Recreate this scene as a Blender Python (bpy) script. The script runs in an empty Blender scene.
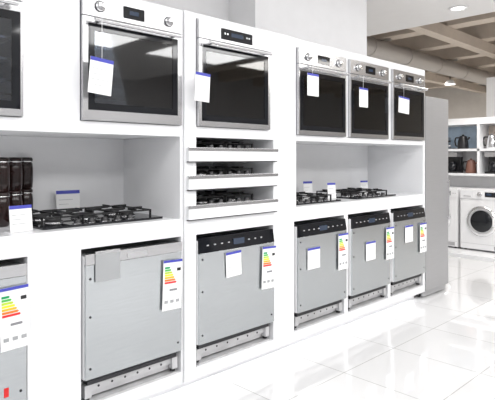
import bpy, math, random
from mathutils import Vector, Matrix
random.seed(4)
scene=bpy.context.scene
D=2.345
# ---------------- materials ----------------
def mat(name,col,rough=0.5,metal=0.0,noise=0.0,nscale=(1,1,1),spec=None,emit=None,es=0,coat=0):
    m=bpy.data.materials.new(name); m.use_nodes=True
    nt=m.node_tree; b=nt.nodes['Principled BSDF']
    b.inputs['Base Color'].default_value=(*col,1)
    b.inputs['Roughness'].default_value=rough
    b.inputs['Metallic'].default_value=metal
    if spec is not None: b.inputs['Specular IOR Level'].default_value=spec
    if coat: b.inputs['Coat Weight'].default_value=coat
    if emit:
        b.inputs['Emission Color'].default_value=(*emit,1); b.inputs['Emission Strength'].default_value=es
    if noise>0:
        tc=nt.nodes.new('ShaderNodeTexCoord'); mp=nt.nodes.new('ShaderNodeMapping')
        mp.inputs['Scale'].default_value=nscale
        n=nt.nodes.new('ShaderNodeTexNoise'); n.inputs['Scale'].default_value=8; n.inputs['Detail'].default_value=4
        r=nt.nodes.new('ShaderNodeValToRGB')
        lo=[max(0,c*(1-noise)) for c in col]; hi=[min(1,c*(1+noise)) for c in col]
        r.color_ramp.elements[0].position=.3; r.color_ramp.elements[1].position=.7
        r.color_ramp.elements[0].color=(*lo,1); r.color_ramp.elements[1].color=(*hi,1)
        nt.links.new(tc.outputs['Object'],mp.inputs['Vector']); nt.links.new(mp.outputs[0],n.inputs['Vector'])
        nt.links.new(n.outputs[0],r.inputs[0]); nt.links.new(r.outputs[0],b.inputs['Base Color'])
    return m
WHITE=mat('white_lacquer',(.86,.865,.88),.25,noise=.01)
WALL=mat('white_wall_paint',(.84,.84,.85),.7,noise=.015)
SHOWWALL=mat('grey_wall_paint',(.68,.68,.69),.7,noise=.05)
REFLDARK=mat('reflection_board_dark',(.16,.16,.17),.4,noise=.05)  # for the boards added out of view to vary reflections
CEIL=mat('ceiling_paint',(.82,.81,.80),.8,noise=.01)
STEEL=mat('brushed_steel',(.58,.58,.59),.26,.95,noise=.06,nscale=(1,1,40))
STEELD=mat('steel_door',(.55,.575,.59),.22,.95,noise=.05,nscale=(1,1,40))
STEELF=mat('steel_fridge',(.42,.42,.43),.34,.5,noise=.03,nscale=(1,1,30))
CHROME=mat('chrome',(.75,.75,.76),.15,1)
BLACKG=mat('black_glass',(.008,.009,.012),.05)
BLACK=mat('black_plastic',(.015,.015,.017),.3)
DARKM=mat('dark_metal',(.05,.05,.055),.4,.6)
IRON=mat('cast_iron',(.012,.012,.013),.5)
CAV=mat('oven_enamel',(.17,.18,.21),.35)
WPL=mat('white_plastic',(.88,.88,.89),.35)
GREYP=mat('grey_plastic',(.45,.45,.46),.45)
GALV=mat('galvanised_metal',(.62,.62,.63),.4,.5,noise=.1)
PAPER=mat('paper',(.9,.9,.9),.7)
BLUE=mat('tag_blue',(.06,.07,.45),.5)
INK=mat('ink_grey',(.25,.25,.27),.7)
GREYTAG=mat('grey_tag',(.38,.39,.40),.5)
RED=mat('red_sticker',(.7,.02,.02),.4)
BROWN=mat('brown_glaze',(.020,.009,.008),.15,noise=.3,nscale=(1,1,3))
DISP=mat('display',(.02,.03,.05),.1,emit=(.3,.5,.9),es=.04)
LAMP=mat('lamp_emitter',(1,1,1),.5,emit=(1,.97,.92),es=8)
LED=mat('led_strip_emitter',(1,1,1),.5,emit=(1,1,1),es=3.5)
TAUPE=mat('dark_ceiling',(.15,.115,.09),.9,noise=.1)
BEAM=mat('beam_paint',(.60,.52,.44),.8,noise=.05)
DUCT=mat('duct_metal',(.5,.47,.44),.4,.4)
ENERGY=[mat('energy_%d'%i,c,.6) for i,c in enumerate([(.0,.35,.12),(.1,.5,.1),(.5,.7,.05),(.95,.8,.02),(.95,.5,.02),(.9,.22,.03),(.8,.03,.03)])]
# tinted transparent oven pane
PANE=bpy.data.materials.new('oven_pane'); PANE.use_nodes=True
nt=PANE.node_tree; nt.nodes.remove(nt.nodes['Principled BSDF'])
t=nt.nodes.new('ShaderNodeBsdfTransparent'); t.inputs[0].default_value=(.56,.60,.66,1)
g=nt.nodes.new('ShaderNodeBsdfGlossy'); g.inputs['Roughness'].default_value=.03
lw=nt.nodes.new('ShaderNodeFresnel'); lw.inputs[0].default_value=1.9
mx=nt.nodes.new('ShaderNodeMixShader')
nt.links.new(lw.outputs[0],mx.inputs[0]); nt.links.new(t.outputs[0],mx.inputs[1]); nt.links.new(g.outputs[0],mx.inputs[2])
nt.links.new(mx.outputs[0],nt.nodes['Material Output'].inputs[0])
# floor tiles
FLOOR=bpy.data.materials.new('floor_tiles'); FLOOR.use_nodes=True
nt=FLOOR.node_tree; b=nt.nodes['Principled BSDF']
tc=nt.nodes.new('ShaderNodeTexCoord'); br=nt.nodes.new('ShaderNodeTexBrick')
br.offset=0; br.squash=1
br.inputs['Scale'].default_value=1; br.inputs['Brick Width'].default_value=.6; br.inputs['Row Height'].default_value=.6
br.inputs['Mortar Size'].default_value=.003; br.inputs['Mortar Smooth'].default_value=.1
br.inputs['Color1'].default_value=(.77,.77,.775,1); br.inputs['Color2'].default_value=(.75,.75,.755,1); br.inputs['Mortar'].default_value=(.45,.45,.445,1)
nt.links.new(tc.outputs['Object'],br.inputs['Vector']); nt.links.new(br.outputs['Color'],b.inputs['Base Color'])
b.inputs['Roughness'].default_value=.03; b.inputs['IOR'].default_value=1.7; b.inputs['Specular IOR Level'].default_value=.8
# ---------------- builder ----------------
class B:
    def __init__(s): s.v=[];s.f=[];s.m=[];s.s=[];s.mats=[]; s.T=None
    def mi(s,m):
        if m not in s.mats: s.mats.append(m)
        return s.mats.index(m)
    def add(s,vs,fs,m,sm=False):
        o=len(s.v)
        for v in vs:
            v=Vector(v)
            if s.T is not None: v=s.T@v
            s.v.append(v)
        k=s.mi(m)
        for f in fs: s.f.append([i+o for i in f]); s.m.append(k); s.s.append(sm)
    def box(s,x0,x1,y0,y1,z0,z1,m):
        s.add([(x0,y0,z0),(x1,y0,z0),(x1,y1,z0),(x0,y1,z0),(x0,y0,z1),(x1,y0,z1),(x1,y1,z1),(x0,y1,z1)],
              [(3,2,1,0),(4,5,6,7),(0,1,5,4),(1,2,6,5),(2,3,7,6),(3,0,4,7)],m)
    def cyl(s,p0,p1,r,m,n=20,r2=None):
        p0=Vector(p0);p1=Vector(p1); ax=(p1-p0).normalized(); h=(p1-p0).length
        if r2 is None:r2=r
        s.lathe(p0,ax,[(0,0),(r,0),(r,0),(r2,h),(r2,h),(0,h)],m,n)
    def lathe(s,c,ax,prof,m,n=28):
        c=Vector(c);ax=Vector(ax).normalized()
        up=Vector((0,0,1)) if abs(ax.z)<.9 else Vector((1,0,0))
        a=ax.cross(up).normalized(); b=ax.cross(a)
        vs=[];fs=[]
        for (r,h) in prof:
            for i in range(n):
                t=2*math.pi*i/n; vs.append(c+ax*h+(a*math.cos(t)+b*math.sin(t))*max(r,1e-5))
        for j in range(len(prof)-1):
            if prof[j]==prof[j+1]: continue
            for i in range(n):
                k=(i+1)%n; fs.append((j*n+i,(j+1)*n+i,(j+1)*n+k,j*n+k))
        s.add(vs,fs,m,True)
    def tube(s,pts,r,m,n=10):
        for a,b in zip(pts[:-1],pts[1:]): s.cyl(a,b,r,m,n)
    def prism(s,poly,y0,y1,m):
        n=len(poly)
        vs=[(x,y0,z) for x,z in poly]+[(x,y1,z) for x,z in poly]
        fs=[tuple(range(n)),tuple(reversed(range(n,2*n)))]+[(i+n,(i+1)%n+n,(i+1)%n,i) for i in range(n)]
        s.add(vs,fs,m)
    def build(s,name,bevel=0.0,rot=0,loc=None):
        if loc is None:
            xs=[v.x for v in s.v];ys=[v.y for v in s.v];zs=[v.z for v in s.v]
            loc=Vector(((min(xs)+max(xs))/2,(min(ys)+max(ys))/2,min(zs))); off=loc
        else: loc=Vector(loc); off=Vector((0,0,0))
        me=bpy.data.meshes.new(name); me.from_pydata([tuple(v-off) for v in s.v],[],s.f)
        for m in s.mats: me.materials.append(m)
        for p,k,sm in zip(me.polygons,s.m,s.s): p.material_index=k; p.use_smooth=sm
        me.update()
        import bmesh
        bm=bmesh.new(); bm.from_mesh(me); bmesh.ops.recalc_face_normals(bm,faces=bm.faces); bm.to_mesh(me); bm.free()
        ob=bpy.data.objects.new(name,me); scene.collection.objects.link(ob); ob.location=loc; ob.rotation_euler[2]=rot
        if bevel:
            md=ob.modifiers.new('Bevel','BEVEL'); md.width=bevel; md.segments=2; md.limit_method='ANGLE'; md.angle_limit=math.radians(50)
        return ob
def simple(name,x0,x1,y0,y1,z0,z1,m,bevel=0):
    b=B(); b.box(x0,x1,y0,y1,z0,z1,m); return b.build(name,bevel)
def tag(b,x0,z1,w,h,y,tilt=0,card=PAPER,strip=BLUE,lean=0):
    c=Vector((x0+w/2,y,z1))
    old=b.T
    b.T=Matrix.Translation(c)@Matrix.Rotation(math.radians(tilt),4,'Y')@Matrix.Rotation(math.radians(lean),4,'X')
    b.box(-w/2,w/2,-.002,0,-h,0,card)
    b.box(-w/2,w/2,-.003,-.0021,-h*.10,0,strip)
    if card is PAPER:
        for i,(a,e) in enumerate([(.1,.7),(.1,.5),(.1,.85),(.1,.6)]):
            z=-h*(.3+.15*i); b.box(-w/2+a*w,-w/2+e*w,-.0027,-.0021,z-.0022,z,GREYTAG)
    b.T=old
def energy(b,x0,z1,w,h,y,tilt=0):
    old=b.T
    b.T=Matrix.Translation((x0+w/2,y,z1))@Matrix.Rotation(math.radians(tilt),4,'Y')
    b.box(-w/2,w/2,-.002,0,-h,0,PAPER)
    b.box(-w/2,w/2,-.0032,-.0021,-h*.05,0,BLUE)
    for i in range(7):
        z=-h*(.13+.05*i); L=w*(.24+.058*i); a=-w/2+w*.08; hh=h*.038
        b.prism([(a,z),(a+L,z),(a+L+hh*.5,z-hh/2),(a+L,z-hh),(a,z-hh)],-.0032,-.0021,ENERGY[i])
    b.box(w*.22,w*.42,-.0032,-.0021,-h*.23,-h*.17,BLACK)
    b.box(-w*.15,w*.25,-.0032,-.0021,-h*.62,-h*.58,INK)
    for i in range(3):
        b.box(-w*.40+i*w*.3,-w*.22+i*w*.3,-.0032,-.0021,-h*.86,-h*.80,GREYTAG)
    b.T=old
# ---------------- room ----------------
simple('floor',-4,14.2,-5,7.6,-.1,0,FLOOR)
CH=3.0
b=B(); b.box(-4,6.13,-5,7.6,CH,CH+.1,CEIL); b.box(6.03,6.13,-5,7.6,CH+.1,3.6,CEIL); b.box(6.13,14.2,-5,7.6,3.5,3.6,TAUPE)
b.build('ceiling')
simple('wall_back',-4,4.59,2.97,3.07,0,CH,WALL)
simple('wall_return',4.49,4.59,3.07,7.6,0,CH,WALL)
simple('wall_bulkhead',2.70,4.17,2.68,2.97,2.171,CH,WALL)
simple('wall_far',14.1,14.2,-5,7.6,0,3.5,mat('far_wall_paint',(.72,.68,.63),.8,noise=.03))
simple('wall_side',4.59,14.1,7.5,7.6,0,3.5,WALL)
simple('wall_left',-4.1,-4,-5,3.07,0,CH,WALL)
simple('wall_front',-4,14.2,-5.1,-5,0,3.5,SHOWWALL)
for x in (-2.5,.6,3.6,6.9,10.2):
    simple('reflection_board',x,x+1.1,-4.999,-4.9,0,2.3,REFLDARK,.004)  # unseen dark boards, added to give steel and glass something to reflect
for i,x in enumerate([7.2,8.4,9.6,10.8,12.0,13.2]):
    simple('ceiling_beam',x,x+.26,-5,7.5,3.22,3.5,BEAM)
for y in (1.2,3.3,5.4):
    simple('ceiling_rail',6.14,14.1,y,y+.16,3.06,3.219,BEAM)
b=B(); b.cyl((6.2,4.4,3.05),(14.05,4.4,3.05),.14,DUCT,24)
for i in range(7): b.cyl((6.9+i*1.1,4.4,3.05),(6.93+i*1.1,4.4,3.05),.15,DUCT,24)
for i in range(3): b.box(7.3+i*2.4,7.33+i*2.4,4.26,4.54,3.18,3.22,DUCT)
b.build('ventilation_duct')
def downlight(x,y,z):
    b=B(); b.lathe((x,y,z),(0,0,-1),[(.05,.0),(.1,.0),(.1,.012),(.075,.014),(.07,.004)],WPL); b.lathe((x,y,z),(0,0,-1),[(0,.004),(.07,.004)],LAMP)
    b.build('ceiling_downlight')
for x,y in [(5.68,2.48),(4.4,1.0),(2.6,1.0),(.8,1.0),(5.6,.4),(4.4,-1.5),(2.6,-1.5),(.8,-1.5)]: downlight(x,y,CH)
for x,y in [(10.05,4.9),(11.5,4.75),(8.1,2.6)]: downlight(x,y,3.5)
for x,y in ((10.93,4.95),(8.53,2.9)):
    b=B(); b.cyl((x,y,3.02),(x,y,3.22),.01,BLACK,10); b.lathe((x,y,3.02),(0,0,-1),[(0,0),(.06,0),(.12,.10),(.11,.10)],WPL,24); b.lathe((x,y,3.02),(0,0,-1),[(0,.08),(.1,.08)],LAMP,24)
    b.build('pendant_spotlight')
# ---------------- display cabinet ----------------
b=B()
Y0,Y1=D,D+.6
XL=-.35
def col(x0,x1,z0,z1,y0=Y0): b.box(x0,x1,y0,Y1,z0,z1,WHITE)
PM=D-.012
ZT=2.17
OV=[(.30,.896,1.52,2.14),(1.169,1.764,1.52,2.14),(1.871,2.471,1.52,2.14),(2.765,3.335,1.50,2.11),(3.385,3.955,1.50,2.11),(4.025,4.595,1.50,2.11)]
DW=[(.30,.92),(1.175,1.772),(1.865,2.52),(2.74,3.335),(3.385,3.975),(4.02,4.60)]
# left section
col(XL,1.785,2.14,ZT); col(XL,.30,1.52,2.14); col(.896,1.169,1.52,2.14); col(1.764,1.785,1.52,2.14)
col(XL,1.785,1.46,1.52); col(XL,1.785,.90,1.0); col(XL,XL+.04,1.0,1.46); col(1.765,1.785,1.0,1.46)
col(XL,.30,.14,.90); col(.92,1.175,.14,.90); col(1.772,1.785,.14,.90)
col(XL,1.785,.075,.14)
# middle column
col(1.787,2.729,2.14,ZT,PM); col(1.787,1.871,.14,2.14,PM); col(2.52,2.729,.14,2.14,PM); col(2.471,2.52,1.46,2.14,PM)
col(1.871,2.471,1.46,1.52,PM); col(1.871,2.52,.90,.985,PM); col(1.787,2.729,.075,.14,PM)
# right section
col(2.731,4.64,2.11,ZT); col(2.731,2.765,1.0,2.11); col(3.335,3.385,1.50,2.11); col(3.955,4.025,1.50,2.11); col(4.60,4.64,.14,2.11)
col(2.765,4.60,1.46,1.50); col(2.731,4.60,.90,1.0)
col(2.731,2.74,.14,.90); col(3.335,3.385,.14,.90); col(3.975,4.02,.14,.90); col(2.731,4.64,.075,.14)
b.box(XL,4.64,Y1,Y1+.02,.075,ZT,WHITE)
b.box(XL,4.62,Y0+.10,Y1,0,.075,WHITE)
b.build('display_cabinet',.0015)
simple('led_strip',XL,4.6,D+.085,D+.099,.052,.07,LED)
# ---------------- ovens ----------------
def oven(x0,x1,z0,z1,style,tg):
    b=B(); w=x1-x0; g=.003; yf=D-.022 if style!='mid' else D-.034
    x0+=g;x1-=g;z0+=g+.0;z1-=g
    ph=.112; zc=z1-ph
    # body shell
    b.box(x0,x1,D+.45,D+.47,z0,z1,CAV); b.box(x0,x0+.02,D,D+.45,z0,z1,CAV); b.box(x1-.02,x1,D,D+.45,z0,z1,CAV)
    b.box(x0+.02,x1-.02,D,D+.45,z0,z0+.03,CAV); b.box(x0+.02,x1-.02,D,D+.45,zc-.03,z1,CAV)
    # control panel
    b.box(x0,x1,yf,D,zc+.004,z1,STEEL)
    cx=(x0+x1)/2; zm=(zc+z1)/2
    if style=='big':
        b.box(cx-.075,cx+.05,yf-.002,yf-.0002,zm-.03,zm+.03,BLACKG); b.box(cx-.04,cx+.015,yf-.0028,yf-.0021,zm-.01,zm+.012,DISP)
        kn=[x0+.09,x1-.09]
    elif style=='mid':
        b.box(cx-.13,cx+.13,yf-.002,yf-.0002,zm-.035,zm+.03,BLACKG); b.box(cx-.05,cx+.05,yf-.0028,yf-.0021,zm-.012,zm+.012,DISP)
        kn=[]
        for k in (-.1,-.08,.08,.1): b.cyl((cx+k,yf-.004,zm),(cx+k,yf-.001,zm),.006,CHROME,12)
    else:
        b.box(cx-.07,cx+.07,yf-.002,yf-.0002,zm-.03,zm+.03,BLACKG); b.box(cx-.03,cx+.03,yf-.0028,yf-.0021,zm-.01,zm+.01,DISP)
        kn=[x0+.1,x1-.1]
    for k in kn:
        b.lathe((k,yf,zm),(0,-1,0),[(.028,0),(.028,.003),(.0245,.003)],DARKM,24)
        b.lathe((k,yf,zm),(0,-1,0),[(.024,0),(.024,.006),(.019,.008),(.018,.026),(.0,.027)],CHROME,24)
    # door frame: steel outer + black inner border + pane
    s=.028 if style=='big' else (.02 if style=='mid' else .012)
    zt=zc-.001
    b.box(x0,x0+s,yf,D-.001,z0,zt,STEEL); b.box(x1-s,x1,yf,D-.001,z0,zt,STEEL)
    bot=.05 if style=='big' else .03
    top=.03 if style!='small' else .045
    b.box(x0+s,x1-s,yf,D-.001,z0,z0+bot,STEEL); b.box(x0+s,x1-s,yf,D-.001,zt-top,zt,STEEL)
    q=.035; yg=yf+.002
    a0,a1,c0,c1=x0+s,x1-s,z0+bot,zt-top
    b.box(a0,a0+q,yg,D-.002,c0,c1,BLACKG); b.box(a1-q,a1,yg,D-.002,c0,c1,BLACKG)
    b.box(a0+q,a1-q,yg,D-.002,c0,c0+q,BLACKG); b.box(a0+q,a1-q,yg,D-.002,c1-q,c1,BLACKG)
    b.box(a0+q,a1-q,yg+.002,yg+.006,c0+q,c1-q,PANE)
    # racks
    for rz in (.3,.52,.74):
        z=c0+(c1-c0)*rz
        for k in range(9): b.box(x0+.02,x1-.02,D+.03+k*.048,D+.034+k*.048,z,z+.004,CHROME)
        b.box(x0+.02,x1-.02,D+.02,D+.026,z-.004,z+.006,CHROME)
        for xx in (x0+.02,x1-.024): b.box(xx,xx+.004,D+.02,D+.44,z,z+.006,CHROME)
    # baking tray
    z=c0+(c1-c0)*.15; b.box(x0+.021,x1-.021,D+.03,D+.42,z,z+.012,DARKM)
    # handle bar
    hz=zt-.022; hy=yf-.045
    b.cyl((x0+.04,hy,hz),(x1-.04,hy,hz),.011,STEEL,16)
    for xx in (x0+.07,x1-.07): b.cyl((xx,yf+.001,hz),(xx,hy,hz),.008,STEEL,12)
    if tg: 
        tx,tz,tw,th,ti=tg; tag(b,tx,tz,tw,th,yf-.06,ti)
        if tz<hz: b.cyl((tx+tw/2,yf-.058,tz-.002),(tx+tw/2,yf-.058,hz+.009),.0012,PAPER,6)
    return b.build('built_in_oven',.0012)
oven(*OV[0],'small',None)
oven(*OV[1],'big',(1.18,1.815,.122,.172,5))
oven(*OV[2],'mid',(1.80,1.815,.105,.16,3))
oven(*OV[3],'small',(2.785,1.925,.125,.155,0))
oven(*OV[4],'small',(3.415,1.885,.12,.15,0))
oven(*OV[5],'small',(4.01,1.865,.18,.14,3))
# ---------------- dishwashers ----------------
def dishwasher(x0,x1,style,tg,en,base=.14,red=False):
    b=B(); g=.012; x0+=g; x1-=g; zt=.875; zd=.27
    yf=D-.03 if style!='steel' else D-.02
    yb=D+.05
    # body
    b.box(x0+.005,x1-.005,yb,D+.56,base+.06,zt-.015,GALV)
    b.box(x0+.0,x1-.0,yb-.02,yb,base+.11,zt-.01,DARKM)
    # door
    if style=='steel':
        b.box(x0,x1,yf,yb-.02,zd,zt-.055,STEELD)
        b.box(x0,x1,yf-.004,yb-.02,zt-.052,zt,STEEL)
        b.box(x0+.02,x1-.02,yf+.004,yb-.03,zt,zt+.003,BLACK)
        cx=(x0+x1)/2
        b.box(cx-.06,cx+.06,yf-.006,yf-.0041,zt-.045,zt-.02,GREYP)
        b.box(x0+.02,x1-.02,yf-.0005,yf+.001,zt-.0535,zt-.0515,BLACK)
    else:
        b.box(x0,x1,yf,yb-.02,zd,zt-.085,STEELD)
        # black sloped control panel
        b.add([(x0,yf-.002,zt-.083),(x1,yf-.002,zt-.083),(x1,yf+.012,zt),(x0,yf+.012,zt),(x0,yb-.02,zt-.083),(x1,yb-.02,zt-.083),(x1,yb-.02,zt),(x0,yb-.02,zt)],
              [(0,1,2,3),(5,4,7,6),(3,2,6,7),(4,5,1,0),(4,0,3,7),(1,5,6,2)],BLACKG)
        for i in range(8):
            xx=x0+.06+i*.055+(.06 if i>3 else 0)
            if xx<x1-.03: b.box(xx,xx+.015,yf-.0015+.004,yf+.008,zt-.046,zt-.039,GREYP)
        cx=(x0+x1)/2; b.box(cx-.045,cx+.045,yf+.0005,yf+.02,zt-.06,zt-.025,DISP)
    # side gasket
    b.box(x0-.003,x0,yf+.012,yb-.02,zd,zt-.01,WPL); b.box(x1,x1+.003,yf+.012,yb-.02,zd,zt-.01,WPL)
    # screws
    for xx in (x0+.025,x1-.025):
        for zz in (zd+.05,zd+.3,zt-.12): b.cyl((xx,yf-.0015,zz),(xx,yf+.001,zz),.006,DARKM,10)
    # toe/base mechanics
    b.box(x0+.01,x1-.01,D+.045,D+.06,base+.02,zd-.012,GALV)
    b.box(x0+.03,x1-.03,D+.02,D+.044,base+.055,base+.085,GALV)
    b.box(x0+.02,x1-.02,D+.0,D+.044,zd-.035,zd-.015,DARKM)
    for xx in (x0+.01,x1-.045):
        b.box(xx,xx+.035,D+.005,D+.044,base+.03,zd-.037,GALV)
        b.cyl((xx+.018,D+.03,base),(xx+.018,D+.03,base+.03),.016,BLACK,14)
        b.cyl((xx+.018,D+.5,base),(xx+.018,D+.5,base+.07),.016,BLACK,14)
    for k in range(6):
        xx=x0+.09+k*(x1-x0-.2)/5; b.cyl((xx,D+.018,base+.07),(xx,D+.021,base+.07),.006,DARKM,12)
    b.box(x0+.02,x1-.02,D+.0,D+.56,base+.0,base+.012,GALV)
    if tg: tag(b,tg[0],tg[1],tg[2],tg[3],yf-.006,tg[4],*(tg[5:] if len(tg)>5 else ()))
    if en: energy(b,en[0],en[1],.125,.27,yf-.012,en[2])
    if red: b.box(.812,.832,yf-.002,yf-.0001,.31,.35,RED)
    return b.build('dishwasher',.0015)
dishwasher(*DW[0],'steel',None,(.785,.785,-2),red=True)
dishwasher(*DW[1],'steel',(1.235,.885,.135,.15,0,GREYTAG,STEEL),(1.63,.785,2))
dishwasher(*DW[2],'black',(2.075,.775,.125,.15,-2),(2.385,.77,2))
dishwasher(*DW[3],'black',(2.845,.705,.14,.15,0),(3.20,.77,0))
dishwasher(*DW[4],'black',(3.58,.665,.14,.15,0),(3.875,.755,0))
dishwasher(*DW[5],'black',(4.2,.74,.14,.15,0),(4.46,.74,0))
# ---------------- hobs ----------------
def hob(x0,x1,y0,y1,z,plate=BLACKG,name='gas_hob'):
    b=B(); b.box(x0,x1,y0,y1,z,z+.012,plate); t=z+.012
    w=x1-x0; d=y1-y0; n=3 if w>.58 else 2
    gx0=x0+.02; gw=(w-.04)/n; gy0=y0+(.075 if d>.35 else .02); gy1=y1-.02
    T=.010; gz=t+.038
    for i in range(n):
        a=gx0+i*gw+.004; c=a+gw-.008
        b.box(a,c,gy0,gy0+T,gz-.008,gz,IRON); b.box(a,c,gy1-T,gy1,gz-.008,gz,IRON)
        b.box(a,a+T,gy0,gy1,gz-.008,gz,IRON); b.box(c-T,c,gy0,gy1,gz-.008,gz,IRON)
        for (fx,fy) in ((a,gy0),(c-T,gy0),(a,gy1-T),(c-T,gy1-T)): b.box(fx,fx+T,fy,fy+T,t,gz,IRON)
        m=(a+c)/2
        cs=[gy0+(gy1-gy0)*.27,gy0+(gy1-gy0)*.75] if not(n==3 and i==1) else [(gy0+gy1)/2]
        for cy in cs:
            R=.04 if len(cs)==2 else .06
            b.lathe((m,cy,t),(0,0,1),[(R*1.25,0),(R*1.2,.008),(R,.01),(R,.018),(R*.8,.026),(0,.028)],IRON,20)
            b.lathe((m,cy,t),(0,0,1),[(R*1.3,0),(R*1.3,.004),(R*1.2,.004)],CHROME,20)
            b.box(a,m-R*.5,cy-T/2,cy+T/2,gz-.004,gz+.010,IRON); b.box(m+R*.5,c,cy-T/2,cy+T/2,gz-.004,gz+.010,IRON)
            b.box(m-T/2,m+T/2,cy+R*.5,min(cy+.1,gy1),gz-.004,gz+.010,IRON); b.box(m-T/2,m+T/2,max(cy-.1,gy0),cy-R*.5,gz-.004,gz+.010,IRON)
    if d>.35:
        for k in range(5):
            xx=x0+w*.5+(k-2)*.075; b.lathe((xx,y0+.037,t),(0,0,1),[(.02,0),(.018,.006),(.015,.022),(0,.023)],BLACK,18)
            b.cyl((xx,y0+.037,t),(xx,y0+.037,t+.003),.023,CHROME,18)
    return b.build(name,.001)
hob(1.02,1.70,2.42,2.88,1.0,BLACKG)
hob(2.79,3.40,2.42,2.88,1.0,BLACKG)
hob(3.62,4.24,2.42,2.88,1.0,BLACKG)
# tray tiers in middle column
for z in (.986,1.155,1.315):
    b=B(); h=.085
    b.box(1.80,2.535,D-.035,D-.013,z+.006,z+h,WHITE)
    b.box(1.80,2.535,D-.033,D-.013,z,z+.0058,DARKM)
    b.box(1.874,2.468,D-.013,D+.5,z+h-.03,z+h-.015,WHITE)
    b.box(1.874,1.884,D-.013,D+.5,z,z+h-.03,WHITE); b.box(2.458,2.468,D-.013,D+.5,z,z+h-.03,WHITE)
    b.box(1.795,2.54,D-.038,D-.034,z+h-.02,z+h+.0,STEEL)
    b.build('display_drawer',.0015)
    hob(1.90,2.44,D+.0,D+.44,z+h-.015,STEEL)
# ---------------- price cards ----------------
def card(x,y,z,w,h,rz=0):
    b=B(); 
    b.T=Matrix.Translation((x,y,z))@Matrix.Rotation(math.radians(rz),4,'Z')
    T=b.T
    b.box(-w/2,w/2,0,.05,0,.003,WPL)
    b.T=T@Matrix.Translation((0,.012,h+.001))
    old=b.T
    b.T=old@Matrix.Rotation(math.radians(-6),4,'X')
    b.box(-w/2,w/2,-.002,0,-h,0,PAPER); b.box(-w/2,w/2,-.003,-.0021,-h*.13,0,BLUE)
    for i,e in enumerate((.7,.5,.8)): b.box(-w/2+w*.1,-w/2+w*e,-.0027,-.0021,-h*(.35+.17*i)-.002,-h*(.35+.17*i),GREYTAG)
    b.build('price_card')
card(.93,2.44,1.0,.11,.12,10)
card(1.37,2.89,1.0,.14,.15,-3)
card(3.46,2.80,1.0,.10,.14,-10)
card(3.55,2.62,1.0,.08,.13,-20)
card(3.30,2.90,1.0,.10,.14,-4)
card(3.07,2.895,1.0,.10,.14,-4)
card(4.32,2.80,1.0,.10,.12,-10)
# ---------------- canisters ----------------
for x,y in [(1.125,2.91),(1.025,2.80),(.925,2.70)]:
    for k in (0,1):
        z0=1.0+k*.172
        b=B(); b.lathe((x,y,z0),(0,0,1),[(0,0),(.036,0),(.041,.006),(.044,.04),(.044,.11),(.041,.138),(.036,.146),(.042,.148),(.043,.162),(.038,.171),(0,.172)],BROWN,32)
        b.lathe((x,y,z0),(0,0,1),[(.0425,.1465),(.0435,.149),(.0425,.1515)],CHROME,32)
        b.build('storage_canister')
# ---------------- refrigerator ----------------
b=B(); x0,x1=4.655,5.14
b.box(x0,x1,D+.06,D+.62,.06,1.93,STEELF)
b.box(x0+.002,x1-.002,D+.0,D+.054,.07,1.928,STEELF)
b.box(x0+.01,x1-.01,D+.054,D+.06,.08,1.92,GREYP)
b.box(x1-.04,x1-.028,D-.028,D-.014,.72,1.12,CHROME)
for z in (.74,1.09): b.box(x1-.04,x1-.028,D-.014,D,z,z+.012,CHROME)
for xx in (x0+.05,x1-.05):
    for yy in (D+.1,D+.55): b.cyl((xx,yy,0),(xx,yy,.06),.02,BLACK,14)
b.box(x0+.01,x1-.01,D+.03,D+.05,.015,.069,GREYP)
b.build('refrigerator',.003)
# ---------------- washers ----------------
simple('washer_platform',6.95,7.94,1.2,4.4,0,.05,WHITE,.003)
def washer(yc):
    b=B()
    b.box(-.298,.298,0,.58,.02,.85,WPL)
    b.box(-.298,.298,-.015,-.0005,.03,.715,WPL)      # front
    b.box(-.298,.298,-.018,-.0005,.72,.85,WPL)      # control panel
    b.box(-.28,-.12,-.021,-.0185,.74,.83,WHITE); b.box(-.25,-.15,-.023,-.0212,.75,.765,GREYP)
    b.box(.04,.2,-.021,-.0185,.755,.82,BLACKG); b.box(.06,.13,-.0225,-.0212,.775,.805,DISP)
    b.lathe((-.03,-.018,.787),(0,-1,0),[(.035,0),(.033,.006),(.026,.008),(.025,.028),(0,.03)],CHROME,28)
    for k in range(3): b.cyl((.225+.022*k,-.021,.787),(.225+.022*k,-.018,.787),.006,GREYP,10)
    c=(0,-.015,.42)
    b.lathe(c,(0,-1,0),[(.21,0),(.21,.012),(.20,.022),(.185,.03),(.165,.034)],CHROME,48)
    b.lathe(c,(0,-1,0),[(.175,.034),(.165,.036),(.15,.03),(.145,.02)],GREYP,48)
    b.lathe(c,(0,-1,0),[(.15,.026),(.12,.04),(.07,.05),(0,.054)],BLACKG,48)
    b.box(.155,.19,-.06,-.045,.36,.48,WPL)
    b.box(-.29,.29,-.017,-.0152,.10,.103,GREYP)
    b.box(.16,.26,-.017,-.0152,.04,.09,GREYP)
    for xx in (-.25,.25):
        for yy in (.05,.52): b.cyl((xx,yy,0),(xx,yy,.02),.02,BLACK,12)
    b.build('washing_machine',.006,rot=-math.pi/2,loc=(7.32,yc,.05))
for y in (3.50,2.86,2.22,1.58): washer(y)
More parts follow.
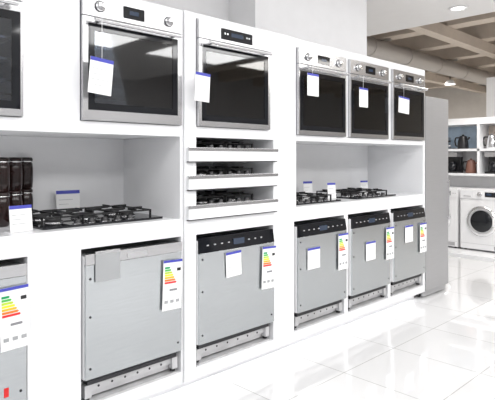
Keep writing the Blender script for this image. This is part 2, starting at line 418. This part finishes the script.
# shelf wall
simple('partition_wall',7.95,8.05,1.2,4.45,0,1.95,WALL)
b=B(); xs=7.62
for z in (1.08,1.44,1.83): b.box(xs,7.949,1.3,4.4,z,z+.035,WHITE)
for y in (1.3,2.2,3.02,3.9,4.38): b.box(xs,7.949,y,y+.035,1.115,1.83,WHITE)
b.build('display_shelf',.002)
PB=mat('poster_blue',(.5,.62,.74),.5,noise=.25,nscale=(.5,.5,.5)); PO=mat('poster_warm',(.68,.58,.5),.5,noise=.3)
for (y0,y1,m) in ((3.06,3.89,PB),(2.24,3.01,PO)):
    simple('poster',7.94,7.9485,y0,y1,1.49,1.82,m)
def kettle(y,z,m):
    b=B(); b.lathe((0,0,0),(0,0,1),[(0,0),(.075,0),(.08,.02),(.07,.12),(.055,.18),(.05,.19),(.02,.2),(.015,.215),(0,.218)],m,24)
    b.tube([(.055,0,.17),(.11,0,.17),(.125,0,.12),(.11,0,.05),(.07,0,.04)],.01,BLACK); b.tube([(-.05,0,.13),(-.1,0,.17)],.014,m)
    b.build('kettle',rot=math.pi/2,loc=(7.77,y,z))
def toaster(y,z,m):
    b=B(); b.box(-.14,.14,-.08,.08,.01,.18,m); b.box(-.11,.11,-.04,-.015,.178,.182,BLACK); b.box(-.11,.11,.015,.04,.178,.182,BLACK)
    b.box(.14,.165,-.015,.015,.11,.13,BLACK); b.cyl((.14,.04,.05),(.155,.04,.05),.015,CHROME,14)
    for xx in (-.1,.1): b.cyl((xx,0,0),(xx,0,.01),.02,BLACK,10)
    b.build('toaster',.012,rot=-math.pi/2,loc=(7.77,y,z))
def coffee(y,z):
    b=B(); b.box(-.1,.1,-.12,.1,0,.03,BLACK); b.box(-.1,.1,.02,.1,.03,.24,BLACK); b.box(-.1,.1,-.12,.1,.24,.31,STEEL)
    b.lathe((0,-.05,.03),(0,0,1),[(0,0),(.05,0),(.06,.04),(.055,.1),(.04,.13),(.045,.14)],BLACKG,20); b.tube([(.05,-.05,.12),(.09,-.05,.11),(.09,-.05,.05),(.055,-.05,.04)],.007,BLACK)
    b.build('coffee_maker',.005,rot=-math.pi/2,loc=(7.77,y,z))
RM=mat('red_enamel',(.25,.12,.09),.3); CM=mat('cream_enamel',(.75,.65,.45),.4)
toaster(3.68,1.475,STEEL); kettle(3.32,1.475,BLACK); toaster(2.62,1.475,BLACK); kettle(2.90,1.475,CHROME); kettle(2.35,1.475,RM)
coffee(3.72,1.115); coffee(3.46,1.115); kettle(3.20,1.115,RM); coffee(2.86,1.115); toaster(2.58,1.115,CM); kettle(2.34,1.115,STEEL)
simple('display_column',9.0,9.3,2.7,3.45,0,2.69,WALL)
# ---------------- lights ----------------
def area(x,y,z,sx,sy,p,name='fill_area_light',col=(1,.997,.995)):  # unseen area light added as fill, no panel fixture behind it
    l=bpy.data.lights.new(name,'AREA'); l.shape='RECTANGLE'; l.size=sx; l.size_y=sy; l.energy=p; l.color=col
    o=bpy.data.objects.new(name,l); o.location=(x,y,z); scene.collection.objects.link(o)
for x in (-1.5,1,3.2,5.2):
    area(x,.6,2.96,1.4,1.0,24); area(x,-1.6,2.96,1.4,1.2,52)  # second row stronger, added fill for the cabinet fronts and alcoves
for x,y,p in ((6.7,2.4,52),(7.0,-1.5,52),(10.5,2,70),(10.5,5.8,70),(12.5,0,60)): area(x,y,3.0,1.2,1.4,p,col=(1,.97,.93))
w=bpy.data.worlds.new('w'); scene.world=w; w.use_nodes=True
w.node_tree.nodes['Background'].inputs[0].default_value=(1,1,1,1); w.node_tree.nodes['Background'].inputs[1].default_value=.5
scene.view_settings.view_transform='Standard'
# ---------------- camera ----------------
cd=bpy.data.cameras.new('camera'); cam=bpy.data.objects.new('camera',cd); scene.collection.objects.link(cam)
cam.location=(0,0,1.34); cam.rotation_euler=(math.pi/2,0,math.radians(-44.35))
cd.sensor_width=36; cd.lens=520/495*36; cd.shift_y=-42/495; cd.clip_start=.05
scene.camera=cam
